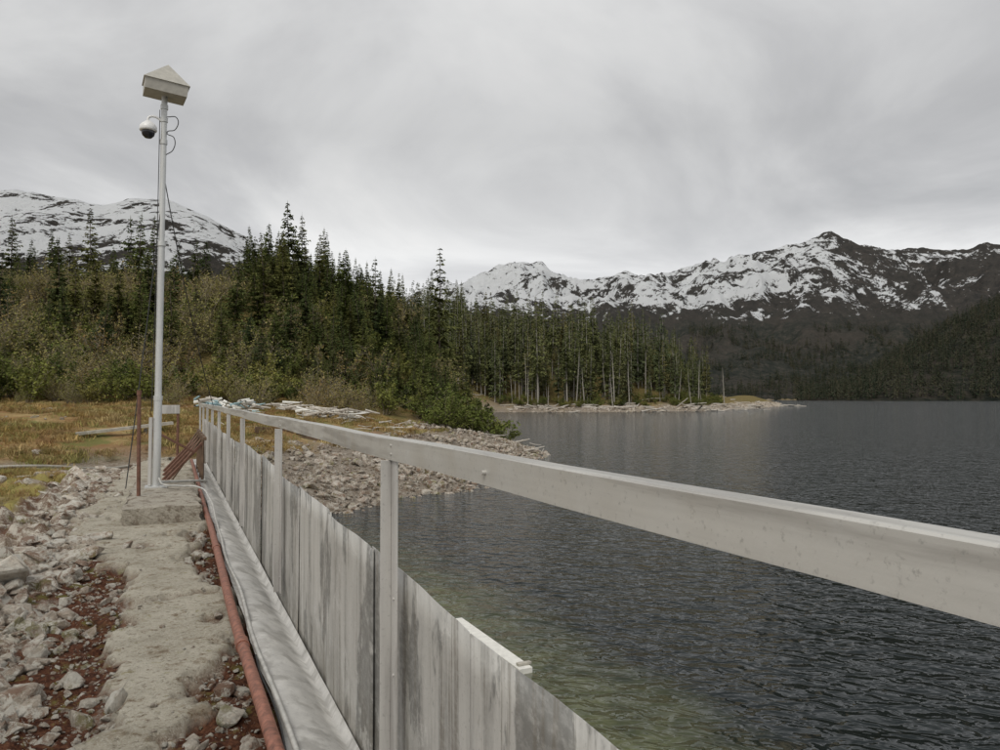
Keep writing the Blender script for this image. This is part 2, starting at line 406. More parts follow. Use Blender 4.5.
for i in range(9): rock(f'rockp_{i}',i,C_rock,M_rock,.45+.05*i);rock(f'rocks_{i}',50+i,C_rock2,M_rock2,.5+.04*i)
C_gr=newcoll('proto_grass')
for i in range(4):
    r=random.Random(600+i);V=[];F=[]
    for k in range(60):
        a=r.uniform(0,6.28);rr=abs(r.gauss(0,.2));x,y=rr*math.cos(a),rr*math.sin(a);h=r.uniform(.04,.16);b=r.uniform(0,6.28);l=r.uniform(.05,.22)
        w=.008;k0=len(V);V+=[(x-w,y,-.02),(x+w,y,-.02),(x+math.cos(b)*l*.4+w*.7,y+math.sin(b)*l*.4,h*.8),(x+math.cos(b)*l*.4-w*.7,y+math.sin(b)*l*.4,h*.8),(x+math.cos(b)*l,y+math.sin(b)*l,h)]
        F+=[(k0,k0+1,k0+2,k0+3),(k0+3,k0+2,k0+4)]
    mk(f'tuft_{i}',V,F,[M_grass],coll=C_gr,link=False)

def scatter(name,pts,coll,scl,tilt=.05,free=False,extra=None):
    n=len(pts);pts=np.asarray(pts,float)
    me=bpy.data.meshes.new(name);me.vertices.add(n);me.vertices.foreach_set('co',pts.ravel())
    rot=np.zeros((n,3));rot[:,2]=rng.uniform(0,6.283,n);rot[:,:2]=rng.normal(0,tilt,(n,2))
    a=me.attributes.new('rot','FLOAT_VECTOR','POINT');a.data.foreach_set('vector',rot.ravel().astype(np.float32))
    scl=np.asarray(scl,float)
    if scl.ndim==1:scl=np.stack([scl]*3,-1)
    a=me.attributes.new('scl','FLOAT_VECTOR','POINT');a.data.foreach_set('vector',scl.ravel().astype(np.float32))
    a=me.attributes.new('idx','INT','POINT');a.data.foreach_set('value',rng.integers(0,len(coll.objects),n).astype(np.int32))
    o=bpy.data.objects.new(name,me);COL.objects.link(o)
    ng=bpy.data.node_groups.new(name+'_gn','GeometryNodeTree')
    ng.interface.new_socket('Geometry',in_out='INPUT',socket_type='NodeSocketGeometry');ng.interface.new_socket('Geometry',in_out='OUTPUT',socket_type='NodeSocketGeometry')
    nn=ng.nodes;gi=nn.new('NodeGroupInput');go=nn.new('NodeGroupOutput');ip=nn.new('GeometryNodeInstanceOnPoints');ci=nn.new('GeometryNodeCollectionInfo')
    ci.inputs['Collection'].default_value=coll;ci.inputs['Separate Children'].default_value=True;ci.inputs['Reset Children'].default_value=True
    def na(nm,t):
        x=nn.new('GeometryNodeInputNamedAttribute');x.data_type=t;x.inputs['Name'].default_value=nm
        return [s for s in x.outputs if s.enabled][0]
    L=ng.links.new
    L(gi.outputs[0],ip.inputs['Points']);L(ci.outputs[0],ip.inputs['Instance']);ip.inputs['Pick Instance'].default_value=True
    L(na('idx','INT'),ip.inputs['Instance Index']);L(na('rot','FLOAT_VECTOR'),ip.inputs['Rotation']);L(na('scl','FLOAT_VECTOR'),ip.inputs['Scale'])
    L(ip.outputs[0],go.inputs[0])
    md=o.modifiers.new('scatter','NODES');md.node_group=ng
    return o

# ---------------- GROUND sheet
ang=np.concatenate([np.arange(-180,-50,5),np.arange(-50,50,.36),np.arange(50,181,5)]);ang=np.radians(ang)
rad=np.geomspace(.8,6500,270)
AA,RR=np.meshgrid(ang,rad,indexing='ij')
GA=RR*np.sin(AA);GB=RR*np.cos(AA)
GZ,GS=H(GA,GB,True)
GX_,GY_=toD(GA,GB)
ins=ss(GX_,-8.2,-7.4)*(1-ss(GX_,.9,1.0))*ss(GY_,-2.5,-1.5)*(1-ss(GY_,21.5,22.5))
GZ=GZ-.5*ins
grav=np.clip(1-ss(GS+fbm(GA/3,GB/3,31)*2.5,3.5,7),0,1)*(GY_>18)
grav=np.maximum(grav,(1-ss(GY_,14,20))*(GX_<1))
forest=ss(GB+fbm(GA/6,GB/6,5)*5,44,52)*ss(GS,3,8)
grid('ground',GA,GB,GZ,M_ground,True,[grav,forest,0*grav])

# ---------------- dam crest near surface
xs=np.concatenate([np.arange(-9,-1.7,.06),np.arange(-1.7,.60,.03)])
ys=[-3]
while ys[-1]<23.5: ys.append(ys[-1]+(.15 if ys[-1]<1.5 else .028+.009*max(0,ys[-1]-3)))
ys=np.array(ys)
XX,YY=np.meshgrid(xs,ys,indexing='xy')
a_,b_,_=D(XX,YY)
xl=np.interp(YY,[0,4,4.9,6.2,8,9.6,11.6,14.4,17,20,24],[-.36,-.34,-.325,-.28,-.36,-.87,-1.1,-1.1,-.94,-.8,-.6])
xr=np.interp(YY,[0,3.86,4.6,5.43,6.2,7.2,7.8,8.5,10,11,20,24],[-.1,-.03,.09,.38,.5,.45,.24,.17,.2,.5,.5,.4])
nz=fbm(XX*3.2,YY*3.2,41,6)*.28
mk_=ss(XX-xl+nz,-.012,.02)*ss(xr-XX+nz,-.012,.02)
holes=ss(fbm(XX*2.9+9,YY*2.9,47,6),.33,.38);mk_=mk_*(1-holes*.9)
lowz=1.525+fbm(XX*7,YY*7,43,6)*.08+fbm(XX*1.5,YY*1.5,44,4)*.05
out=ss(-XX,.6,2.0)
rough=(fbm(XX*2.4,YY*2.4,45,6)*.26+(np.abs(fbm(XX*3.5,YY*3.5,145,5)))*.22)*out
slope=-.04*ss(-XX,1,3)-.25*ss(-XX,4,9)*(1-ss(YY,12,20))
base=H(a_,b_)
lowz=lowz+rough+slope
far=ss(YY,17,22)
lowz=lowz*(1-far)+(base+.03+fbm(XX*2,YY*2,46)*.04)*far
zz=lowz*(1-mk_)+mk_*(1.6+fbm(XX*5,YY*5,48,5)*.015)
zz=np.where(XX>.5,np.minimum(zz,1.6-(XX-.5)*.5),zz)
edge=np.minimum.reduce([XX+9,YY+3,23.5-YY]);zz=zz-.5*(1-ss(edge,0,.5))
grs=ss(fbm(XX*.9,YY*.9,49,5)+ss(YY,8,18)*1.1*ss(-XX,1.2,3.2)-.5,0,.2)
mossb=np.exp(-((XX+.6)/.28)**2)*(1-ss(YY,8.5,10))+ss(XX-xr,0,.1)*1.0
grid('dam_crest_path',a_,b_,zz,M_crest,True,[mk_,grs*(1-mk_),np.clip(mossb,0,1)])
def crestz(X,Y):
    i=min(len(ys)-1,max(0,np.searchsorted(ys,Y)));j=min(len(xs)-1,max(0,np.searchsorted(xs,X)));return zz[i,j]

# dam wall, lake side
dam=empty('concrete_dam_wall')
def dbox(name,X0,X1,Y0,Y1,z0,z1,mat,par,bev=.01):
    return box(name,D((X0+X1)/2,(Y0+Y1)/2,(z0+z1)/2),X1-X0,Y1-Y0,z1-z0,mat,par,None,bev)
dbox('wall_body',.57,1.0,-30,23,-4,1.30,M_conc,dam)
dbox('wall_footing',1.003,1.5,-30,22,-4,.35,M_concg,dam)
# ---------------- pole foundation
pad=empty('pole_foundation')
def roughbox(name,X0,X1,Y0,Y1,z0,z1,mat,par,amp=.03):
    bm=bmesh.new();bmesh.ops.create_cube(bm,size=1)
    for v in bm.verts:v.co=Vector(((X0+X1)/2+v.co.x*(X1-X0),(Y0+Y1)/2+v.co.y*(Y1-Y0),(z0+z1)/2+v.co.z*(z1-z0)))
    bmesh.ops.subdivide_edges(bm,edges=list(bm.edges),cuts=34,use_grid_fill=True)
    P_=np.array([v.co for v in bm.verts])
    n=fbm(P_[:,0]*5+P_[:,2]*4,P_[:,1]*5+P_[:,2]*7,61,6);n2=fbm(P_[:,1]*5,P_[:,0]*5+P_[:,2]*6,62,6);n3=fbm(P_[:,0]*4,P_[:,1]*4,63,6)
    for v,q1,q2,q3 in zip(bm.verts,n,n2,n3):
        top=v.co.z>z1-.01
        ed=min(v.co.x-X0,X1-v.co.x,v.co.y-Y0,Y1-v.co.y)
        dz=(q3*amp*.3 - (max(0,.08-ed)*max(0,q1+.3)*.9)) if top else 0
        v.co+=Vector((q1*amp,q2*amp*1.3,dz))
        v.co=Vector(D(*v.co))
    me=bpy.data.meshes.new(name);bm.to_mesh(me);bm.free();me.materials.append(mat)
    o=bpy.data.objects.new(name,me);COL.objects.link(o);o.parent=par;return o
roughbox('foundation_block',-.55,.36,10.9,14.4,1.3,1.82,M_conc,pad,.06)
dbox('base_plate',-.37,-.05,13.08,13.38,1.82,1.845,M_alu,pad,.003)

# ---------------- RAILING
rail=empty('metal_railing')
RX=.85
postsY=[-3.98,-.46,3.06,6.58,10.1,12.7,15.3,17.9,20.5,23.1,25.7]
YE=27.8
def gz(Y): return 1.5 if Y<22 else float(H(*D(RX,Y)[:2]))
zt=EYE-.160; 
prof=[(RX-.035,zt-.088),(RX-.035,zt-.004),(RX-.031,zt),(RX+.018,zt),(RX+.018,zt-.006),(RX-.028,zt-.006),(RX-.028,zt-.088)]
V=[];F=[]
Ys=np.linspace(-5,YE,80)
for k,Y in enumerate(Ys):
    w=.004*math.sin(Y*1.3)+.003*math.sin(Y*3.1)
    for (x,z) in prof:V.append(D(x+w*.8,Y,z+w*.6))
n=len(prof)
for k in range(len(Ys)-1):
    for i in range(n):F.append((k*n+i,k*n+(i+1)%n,(k+1)*n+(i+1)%n,(k+1)*n+i))
F.append(tuple(range(n)));F.append(tuple((len(Ys)-1)*n+i for i in range(n)))
mk('top_rail',V,F,M_rail,parent=rail)
for i,Y in enumerate(postsY):
    zb=1.32 if i<3 else 1.62
    if Y>22: zb=gz(Y)-.1
    dbox(f'post_{i}_face',RX-.026,RX-.019,Y-.042,Y+.042,zb,zt-.012,M_post,rail,.001)
    dbox(f'post_{i}_leg',RX-.070,RX-.0265,Y+.035,Y+.042,zb,zt-.092,M_post,rail,.001)
    for zz2 in (zt-.03,zt-.065):
        tube(f'post_{i}_bolt_{int(zz2*100)}',[D(RX-.043,Y,zz2),D(RX-.03,Y,zz2)],.006,M_rail,rail)
    if Y<22:
        for zz2 in (1.75,2.1,2.4): tube(f'post_{i}_panel_bolt_{int(zz2*100)}',[D(RX-.032,Y-.01,zz2),D(RX-.024,Y-.01,zz2)],.006,M_post,rail)
dbox('splice_plate',RX-.044,RX-.036,6.80,6.92,1.62,2.50,M_post,rail,.001)
tube('splice_bolt',[D(RX-.045,2.05,zt-.05),D(RX-.03,2.05,zt-.05)],.007,M_rail,rail)
# panels
pys=[-4.2];r=random.Random(5)
while pys[-1]<24: pys.append(pys[-1]+r.uniform(1.1,1.35) if pys[-1]<8 else pys[-1]+r.uniform(1.5,2.2))
for i in range(len(pys)-1):
    y0,y1=pys[i]-.03,pys[i+1]+.03
    nu,nv=30,10
    U,Vv=np.meshgrid(np.linspace(0,1,nu),np.linspace(0,1,nv),indexing='xy')
    Yp=y0+(y1-y0)*U
    top=EYE-np.interp(Yp,[0,3,9,24],[.765,.72,.62,.60])+(r.uniform(-.02,.02))+r.uniform(-.03,.03)*U+.008*fbm(Yp*3,Yp*0,i)
    bot=1.33+0*U
    Z=bot+(top-bot)*Vv
    Xp=RX+.020+(.010 if i%2 else 0)+.006*np.sin(U*6.283+i)*Vv+.006*fbm(Yp*1.5,Z*1.2,70+i,3)-.010*np.exp(-((U-.03)/.03)**2)
    ga,gb,_=D(Xp,Yp)
    o=grid(f'panel_{i}',ga,gb,Z,M_panel,True,parent=rail)
    sm=o.modifiers.new('t','SOLIDIFY');sm.thickness=.003
# flashing skirt
ys2=np.linspace(-4,22,420);
cr=[(.50,1.608),(.55,1.612),(.60,1.605),(.68,1.565),(.76,1.51),(.83,1.45),(.858,1.50)]
U=np.array([c[0] for c in cr]);Zc=np.array([c[1] for c in cr])
XXs=np.tile(U,(len(ys2),1));YYs=np.tile(ys2[:,None],(1,len(U)));ZZs=np.tile(Zc,(len(ys2),1))
XXs=XXs+fbm(YYs*2,XXs*4,80)*.024*np.linspace(1,.05,len(U))[None,:]
ZZs=ZZs+fbm(YYs*4.5,XXs*9,81)*.045*np.array([.3,1,1,.9,.7,.5,.1])[None,:]
sk=grid('flashing_membrane',*D(XXs,YYs,0)[:2],ZZs,M_flash,True)
# brown pipe
pp=empty('brown_pipe_line')
pts=[]
for Y in np.linspace(-3,11.0,24):
    pts.append(D(.435+.012*math.sin(Y*.8),Y,1.655+.008*math.sin(Y*1.9)))
pts+= [D(.43,12.5,1.70),D(.44,16,1.72),D(.45,20,1.72)]
tube('pipe',pts,.036,M_pipe,pp)
for Y in (5.2,8.6): tube(f'coupling_{int(Y)}',[D(.435+.012*math.sin(Y*.8),Y-.06,1.655+.008*math.sin(Y*1.9)),D(.435+.012*math.sin((Y)*.8),Y+.06,1.655+.008*math.sin(Y*1.9))],.044,M_pipe,pp)
cd=empty('electrical_conduit')
pts=[D(-.17,13.1,1.97),D(-.12,13.0,1.89),D(.1,12.85,1.87),D(.36,12.5,1.88),D(.50,11.6,1.80),D(.53,10.5,1.66)]+[D(.52+.012*math.sin(Y*2.1),Y,1.63+.006*math.sin(Y*3)) for Y in np.linspace(9.8,-3,26)]
tube('conduit',pts,.014,M_conduit,cd)
tube('conduit_thin',[D(-.22,13.3,1.89),D(.1,13.5,1.87),D(.45,13.9,1.83),D(.56,15,1.7),D(.55,20,1.68)],.02,M_conduit,cd)
tube('cable',[D(.49+.01*math.sin(Y*5),Y,1.635) for Y in np.linspace(5,-2,20)],.006,M_blk,cd)

# ---------------- CAMERA POLE
pole=empty('camera_pole')
B=Vector(D(-.21,13.2,1.82));T=B+Vector((.055,0,6.2))
def pl(z): t=(z-B.z)/(T.z-B.z);return B.lerp(T,t)
tube('shaft_lower',[pl(1.82),pl(3.2)],.060,M_alu,pole)
tube('shaft_middle',[pl(3.2),pl(5.6)],.052,M_alu,pole)
tube('shaft_upper',[pl(5.6),pl(7.98)],.044,M_alu,pole)
for z in(3.2,5.6,7.2,7.55,7.75): tube(f'collar_{int(z*100)}',[pl(z-.035),pl(z+.035)],.068 if z<6 else .056,M_alu,pole)
beam('stiffener_channel',pl(1.85)+Vector((-.08,-.05,0)),pl(2.9)+Vector((-.08,-.05,0)),.035,.05,M_post,pole)
bm=bmesh.new();s=.30;c0=pl(7.92)
sk_=[bm.verts.new((x*s,y*s,0)) for x,y in((-1,-1),(1,-1),(1,1),(-1,1))]
s2=.31;tp=[bm.verts.new((x*s2,y*s2,.16)) for x,y in((-1,-1),(1,-1),(1,1),(-1,1))]
s3=.33;tq=[bm.verts.new((x*s3,y*s3,.165)) for x,y in((-1,-1),(1,-1),(1,1),(-1,1))]
ap=bm.verts.new((0,0,.50))
for i in range(4):
    j=(i+1)%4;bm.faces.new((sk_[i],sk_[j],tp[j],tp[i]));bm.faces.new((tp[i],tp[j],tq[j],tq[i]));bm.faces.new((tq[i],tq[j],ap))
bm.faces.new(sk_[::-1])
R=Matrix.Rotation(math.radians(28),3,'Z')@Matrix.Rotation(math.radians(5),3,'Y')@Matrix.Rotation(math.radians(6),3,'X')
for v in bm.verts:v.co=R@v.co+c0
me=bpy.data.meshes.new('pyramid_cap');bm.to_mesh(me);bm.free();me.materials.append(M_cap)
o=bpy.data.objects.new('pyramid_cap',me);COL.objects.link(o);o.parent=pole
cz=pl(7.5)
tube('bracket_arm',[cz,cz+Vector((-.12,-.06,.08)),cz+Vector((-.2,-.1,.05)),cz+Vector((-.2,-.1,-.02))],.018,M_plast,pole)
def lathe(name,c,pr,mat,par,n=24):
    V=[];F=[]
    for (r_,z) in pr:
        for i in range(n):t=2*math.pi*i/n;V.append((c[0]+r_*math.cos(t),c[1]+r_*math.sin(t),c[2]+z))
    for k in range(len(pr)-1):
        for i in range(n):F.append((k*n+i,k*n+(i+1)%n,(k+1)*n+(i+1)%n,(k+1)*n+i))
    return mk(name,V,F,mat,True,par)
cc_=cz+Vector((-.2,-.1,-.02))
lathe('camera_housing',cc_,[(.0,0.02),(.04,.02),(.06,0),(.10,-.03),(.125,-.07),(.13,-.12),(.12,-.14),(.0,-.14)],M_plast,pole)
lathe('camera_dome',cc_,[(.10,-.141),(.10,-.17),(.085,-.21),(.05,-.245),(.0,-.255)],M_dark,pole)
tube('cable_loop',[pl(7.6)+Vector((.05,0,0)),pl(7.6)+Vector((.2,0,-.02)),pl(7.4)+Vector((.18,0,0)),pl(7.35)+Vector((.05,0,0)),pl(7.3)+Vector((.16,0,-.03)),pl(7.1)+Vector((.15,0,-.02)),pl(7.0)+Vector((.04,0,0))],.007,M_blk,pole)
tube('cable_down',[pl(7.7)+Vector((-.055,-.03,0)),pl(6)+Vector((-.055,-.03,0)),pl(4.4)+Vector((-.06,-.04,0)),pl(3.0)+Vector((-.075,-.05,0))],.006,M_blk,pole)
def wire(name,p0,p1,par,sag=.15,r=.008):
    p0=Vector(p0);p1=Vector(p1);pts=[p0.lerp(p1,t)-Vector((0,0,sag*4*t*(1-t))) for t in np.linspace(0,1,7)]
    tube(name,pts,r,M_blk,par)
wire('guy_wire_1',pl(6.75),D(.83,17.9,3.0),pole,.25)
wire('guy_wire_2',pl(6.4),D(-.62,12.9,1.85),pole,.1)
rp=empty('rusty_pipe_post')
tube('shaft',[D(-.42,12.2,1.7),D(-.43,12.2,3.3)],.027,M_rust,rp);tube('cap_ring',[D(-.43,12.2,3.24),D(-.43,12.2,3.31)],.034,M_rust,rp)
gh=empty('gate_frame')
for i,Y in enumerate((15.6,16.6,17.6,18.6)):
    beam(f'strut_{i}',D(-.15,Y,1.6),D(.55,Y+.3,2.35),.04,.05,M_rust,gh);beam(f'upright_{i}',D(.55,Y+.3,1.6),D(.55,Y+.3,2.5),.045,.045,M_brown,gh)
    beam(f'tie_{i}',D(.0,Y+.5,1.62),D(.55,Y+1.0,2.4),.03,.03,M_brown,gh)
beam('long_beam',D(.57,15.4,2.45),D(.57,19.4,2.45),.06,.06,M_brown,gh)
beam('brace',D(-.35,15.2,2.65),D(.4,15.4,2.2),.04,.04,M_rust,gh)
for k,(X,Y) in enumerate([(-.3,22.0),(.15,22.2),(-.3,23.0)]): tube(f'bollard_{k}',[D(X,Y,1.5),D(X,Y,2.8)],.035,M_rust,gh)
box('control_box',D(-.08,22.4,2.9),.55,.5,.22,M_post,gh)
# planks, logs at left
pk=empty('fallen_plank')
zf=lambda a,b:float(H(a,b))
beam('board',(-13.9,25.6,zf(-13.6,25.6)+.14),(-11.4,27.2,zf(-11.6,27.2)+.3),.3,.10,M_wood,pk)
beam('support',(-12.2,26.9,zf(-12.2,26.9)-.1),(-12.2,26.9,zf(-12.2,26.9)+.16),.1,.1,M_wood,pk)
lg=empty('driftwood_log')
tube('log',[(-12.6,16.9,zf(-12.6,16.9)+.12),(-11.2,18.7,zf(-11.2,18.7)+.13),(-10.6,21,zf(-10.6,21)+.12),(-10.3,23,zf(-10.3,23)+.1)],.04,M_wood,lg)
wp=empty('floating_plank')
beam('board',(.30,9.15,.03),(-.62,11.1,.06),.18,.07,M_white,wp)
beam('end_cleat',(.20,9.22,.085),(.36,9.30,.085),.06,.03,M_wood,wp)

# ---------------- SCATTERS
def pick(n,amin,amax,bmin,bmax,f):
    a=rng.uniform(amin,amax,n);b=rng.uniform(bmin,bmax,n);z,s=H(a,b,True);m=f(a,b,z,s);return np.stack([a,b,z],-1)[m],s[m]
pts=[];sc=[]
for i in range(7000):
    if i<5000:
        Y=2.0+20*rng.random()**1.4;X=-.72-abs(rng.normal(0,2.6))
    else:
        Y=rng.uniform(2.5,10);X=rng.uniform(-4.5,-.75)
    if X<-8.5:continue
    big=rng.random()
    s_=.025+.16*big**3.5 if X>-1.3 else .04+.29*big**2.6
    if fbm(X*.8,Y*.8,49)>.1 and Y>8: continue
    if Y>15 and rng.random()<.6:continue
    if float(fbm(X*1.1,Y*1.1,97))>.25:continue
    z=crestz(X,Y);pts.append(D(X,Y,z-s_*.05));sc.append(s_)
sc=np.array(sc);scatter('rubble_rocks',pts,C_rock,np.stack([sc*rng.uniform(.8,1.6,len(sc)),sc,sc*rng.uniform(.6,1.1,len(sc))],-1),.4)
pts=[];sc=[]
for i in range(13000):
    Y=2.0+13*rng.random()**1.6;X=rng.uniform(-1.4,.42)
    i0=min(len(ys)-1,np.searchsorted(ys,Y));j0=min(len(xs)-1,np.searchsorted(xs,X))
    if mk_[i0,j0]>.4 and rng.random()<.97:continue
    s_=.005+.03*rng.random()**3
    if rng.random()<.05 and mk_[i0,j0]<.3:s_=rng.uniform(.04,.11)
    if Y>10.8 and X>-.6:continue
    pts.append(D(X,Y,zz[i0,j0]+s_*.1));sc.append(s_)
scatter('gravel_bits',pts,C_rock,np.array(sc),.4)
p1,s1=pick(24000,-16,4,19,60,lambda a,b,z,s:(s>-.6)&(s<7.0)&(toD(a,b)[0]>1.05)&(rng.random(len(a))<np.clip(1.2-s/7,0,1)))
sc=.05+.26*rng.random(len(p1))**4
scatter('shore_rocks',p1+np.array([0,0,.02]),C_rock2,sc,.35)
p1,s1=pick(34000,0,130,170,350,lambda a,b,z,s:(s>-.5)&(s<4.5))
scatter('distant_shore_rocks',p1,C_rock2,.25+.55*rng.random(len(p1))**3,.3)
p1,s1=pick(14000,-48,2,17,50,lambda a,b,z,s:(s>5)&(z<5)&((toD(a,b)[1]>19)|(toD(a,b)[0]<-6))&(fbm(a/2.5,b/2.5,93,4)>-.15))
scatter('dry_grass',p1,C_gr,rng.uniform(.6,1.5,len(p1)),.1)
pts=[];
for i in range(2600):
    X=rng.uniform(-8.8,-1.2);Y=rng.uniform(6,22)
    i0=min(len(ys)-1,np.searchsorted(ys,Y));j0=min(len(xs)-1,np.searchsorted(xs,X))
    if grs[i0,j0]>.5:pts.append(D(X,Y,zz[i0,j0]))
scatter('crest_grass',pts,C_gr,rng.uniform(.3,.8,len(pts)),.1)
p1,_=pick(1200,-44,-12,21,44,lambda a,b,z,s:(s>6)&(fbm(a/2.5,b/2.5,193,4)>.22))
scatter('field_stones',p1,C_rock2,.06+.2*rng.random(len(p1))**3,.3)
# shrubs and trees over the hill: pale alders to the left, conifers through the middle
def conz(a,b): return ss(a/b,-.38,-.27)*(1-.5*ss(a/b,-.10,-.02))     # 0 left .. 1 middle
p1,_=pick(2900,-75,3,43,92,lambda a,b,z,s:(s>2.0)&(z>2.2)&(fbm(a/5,b/5,90,4)+.25-conz(a,b)*.40>.0)&(fbm(a/3.2,b/3.2,91,3)>-.3))
scatter('alder_thicket',p1,C_shr,rng.uniform(.4,1.05,len(p1))*np.interp(p1[:,1],[43,55],[.5,1]),.15)
p1,_=pick(1600,-70,2,44,90,lambda a,b,z,s:(s>1.5)&(fbm(a/5,b/5,90,4)+.05<.15))
scatter('green_shrub_thicket',p1,C_shg,rng.uniform(.35,.9,len(p1)),.12)
p1,_=pick(1700,-42,1.5,49,92,lambda a,b,z,s:(s>2.5)&(rng.random(len(a))<.14+.62*conz(a,b))&(fbm(a/5,b/5,95)>-.3))
sc=(.25+.66*rng.random(len(p1))**1.3)*np.interp(p1[:,0],[-25,-12,0],[1.0,.76,.5])*np.interp(p1[:,1],[48,62],[.65,1]);scatter('hill_conifers',p1,C_hill,sc,.06)
p1,_=pick(480,-120,-28,84,125,lambda a,b,z,s:(a/b<-.43)|(rng.random(len(a))<.5))
scatter('ridge_conifers',p1,C_hill,rng.uniform(.4,.98,len(p1))*np.where(p1[:,0]/p1[:,1]<-.43,1,.78),.04)
p1,_=pick(2000,-70,64,177,330,lambda a,b,z,s:(s>5)&((a<60)|(b<225))&(a<.30*b+2))
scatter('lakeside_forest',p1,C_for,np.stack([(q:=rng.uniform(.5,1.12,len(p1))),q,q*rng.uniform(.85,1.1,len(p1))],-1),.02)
p1,_=pick(400,0,64,176,215,lambda a,b,z,s:(s>2)&(s<16))
scatter('dead_snags',p1[:32],C_snag,rng.uniform(.5,1.05,min(32,len(p1))),.05)
p1,_=pick(9000,420,640,760,1000,lambda a,b,z,s:(s>1)&(s<45)&(a/b>.48)&(a/b<.75))
scatter('distant_dead_snags',p1[:55],C_snag,rng.uniform(1.2,2.1,min(55,len(p1))),.05)
p1,_=pick(1400,0,64,175,240,lambda a,b,z,s:(s>3.5)&(s<9))
scatter('lakeside_bushes',p1,C_shg,rng.uniform(.4,.9,len(p1)),.1)
# individual trees
def tree(name,proto,a,b,h,seed):
    o=bpy.data.objects.new(name,C_hill.objects[proto].data);COL.objects.link(o)
    z=float(H(a,b));hh=[7,7.8,8.6,9.4,10.2][proto];s=h/hh
    o.location=(a,b,z-.2);o.scale=(s,s,s);o.rotation_euler=(0,0,seed);return o
for i,(px,b,topy,pr) in enumerate([(286,78,200,1),(300,80,212,3),(268,82,222,0),(318,76,232,2),(88,96,206,4),(130,98,216,2),(8,95,214,3),(205,88,240,1),(345,74,248,0),(375,72,256,2),(50,97,234,1),(440,100,246,4)]):
    a=(px-500)/780*b;zt_=EYE+(398-topy)/780*b;tree('spruce_tree',pr,a,b,zt_-float(H(a,b)),i*1.3)
def pile(name,ca,cb,wa,wb,n,lmin,lmax,rad_,mats,zr=.4):
    V=[];F=[];MI=[]
    for i in range(n):
        a=ca+rng.normal(0,wa);b=cb+rng.normal(0,wb);z=max(float(H(a,b)),.02)+rng.uniform(.02,zr);az=rng.normal(0,.7);l=rng.uniform(lmin,lmax);t=rng.normal(0,.15)
        d=np.array([math.cos(az),math.sin(az),t])*l/2;r_=rng.uniform(.35,1)*rad_
        bend=np.array([rng.normal(0,.05),rng.normal(0,.05),rng.normal(0,.04)])*l
        c=np.array([a,b,z]);m=int(rng.integers(0,len(mats)))
        prism(V,F,MI,c-d,c+bend,r_,r_*.8,6,m);prism(V,F,MI,c+bend,c+d,r_*.8,r_*.45,6,m)
    return mk(name,V,F,mats,mi=MI)
pile('driftwood_pile',-9.2,41.0,1.3,.7,90,.4,1.8,.085,[M_drift,M_drift,M_white],.6)
pile('debris_heap',-14.0,41.5,.9,.5,70,.3,1.0,.12,[M_drift,M_blue,M_white],.75)
pile('scattered_driftwood',-7,37,3.0,3.5,30,.4,1.5,.05,[M_drift],.1)
pile('shore_driftwood',.8,46,.8,2.0,14,.8,2.8,.08,[M_drift],.2)
for (u_,b_2,n_) in((8,177.0,12),(22,178.5,18),(36,184,18),(48,191,16),(62,211,14),(82,250,12),(105,300,12)): pile('beached_logs',u_,b_2+1.5,5,1.2,n_,2,7,.26,[M_drift],.55)
tc=empty('timber_retaining_wall')
for i in range(3):
    beam(f'plank_{i}',(-9.5,29.5+.4*i,zf(-9,29.5)-.2+.28*i),(-6.3,31.2+.4*i,zf(-6.5,31)-.15+.28*i),.2,.24,M_brown,tc)

# ---------------- MOUNTAINS
def mountmat(name,haze):
    m,nt,p=newmat(name);g=N(nt);P=g.pos();at=g.attr('msk');sp=g.n('ShaderNodeSeparateColor');g.l(at.outputs['Color'],sp.inputs[0])
    nA=g.noise(.011,10,.70,g.scale(P,(1,.6,1.3)),.6);nB=g.noise(.045,8,.75,P)
    v=g.math('ADD',g.math('ADD',g.math('MULTIPLY',nA,.75),g.math('MULTIPLY',nB,.58)),g.math('MULTIPLY',g.math('SUBTRACT',sp.outputs[0],.5),.55))
    snow=g.ramp(v,[(.69,0),(.71,1)])
    rock=g.ramp(nB,[(.3,(.035,.034,.032)),(.55,(.075,.067,.058)),(.75,(.14,.115,.095))])
    trees=g.ramp(g.noise(.06,8,.8,g.scale(P,(1,1,.5))),[(.38,(.02,.026,.02)),(.52,(.052,.054,.042)),(.62,(.10,.088,.07)),(.75,(.17,.145,.12))])
    trees=g.mix(g.ramp(g.noise(.008,6,.7,P),[(.46,0),(.58,.6)]),trees,(.095,.078,.064))
    c=g.mix(sp.outputs[1],rock,trees)
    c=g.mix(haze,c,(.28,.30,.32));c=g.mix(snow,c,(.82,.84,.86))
    g.l(c,p.inputs['Base Color']);p.inputs['Roughness'].default_value=.95;p.inputs['Specular IOR Level'].default_value=.0
    g.bump(nB,1,22,p);return m
M_mt=mountmat('snowy_mountain_surface',.07);M_mt2=mountmat('near_mountain_surface',.03)
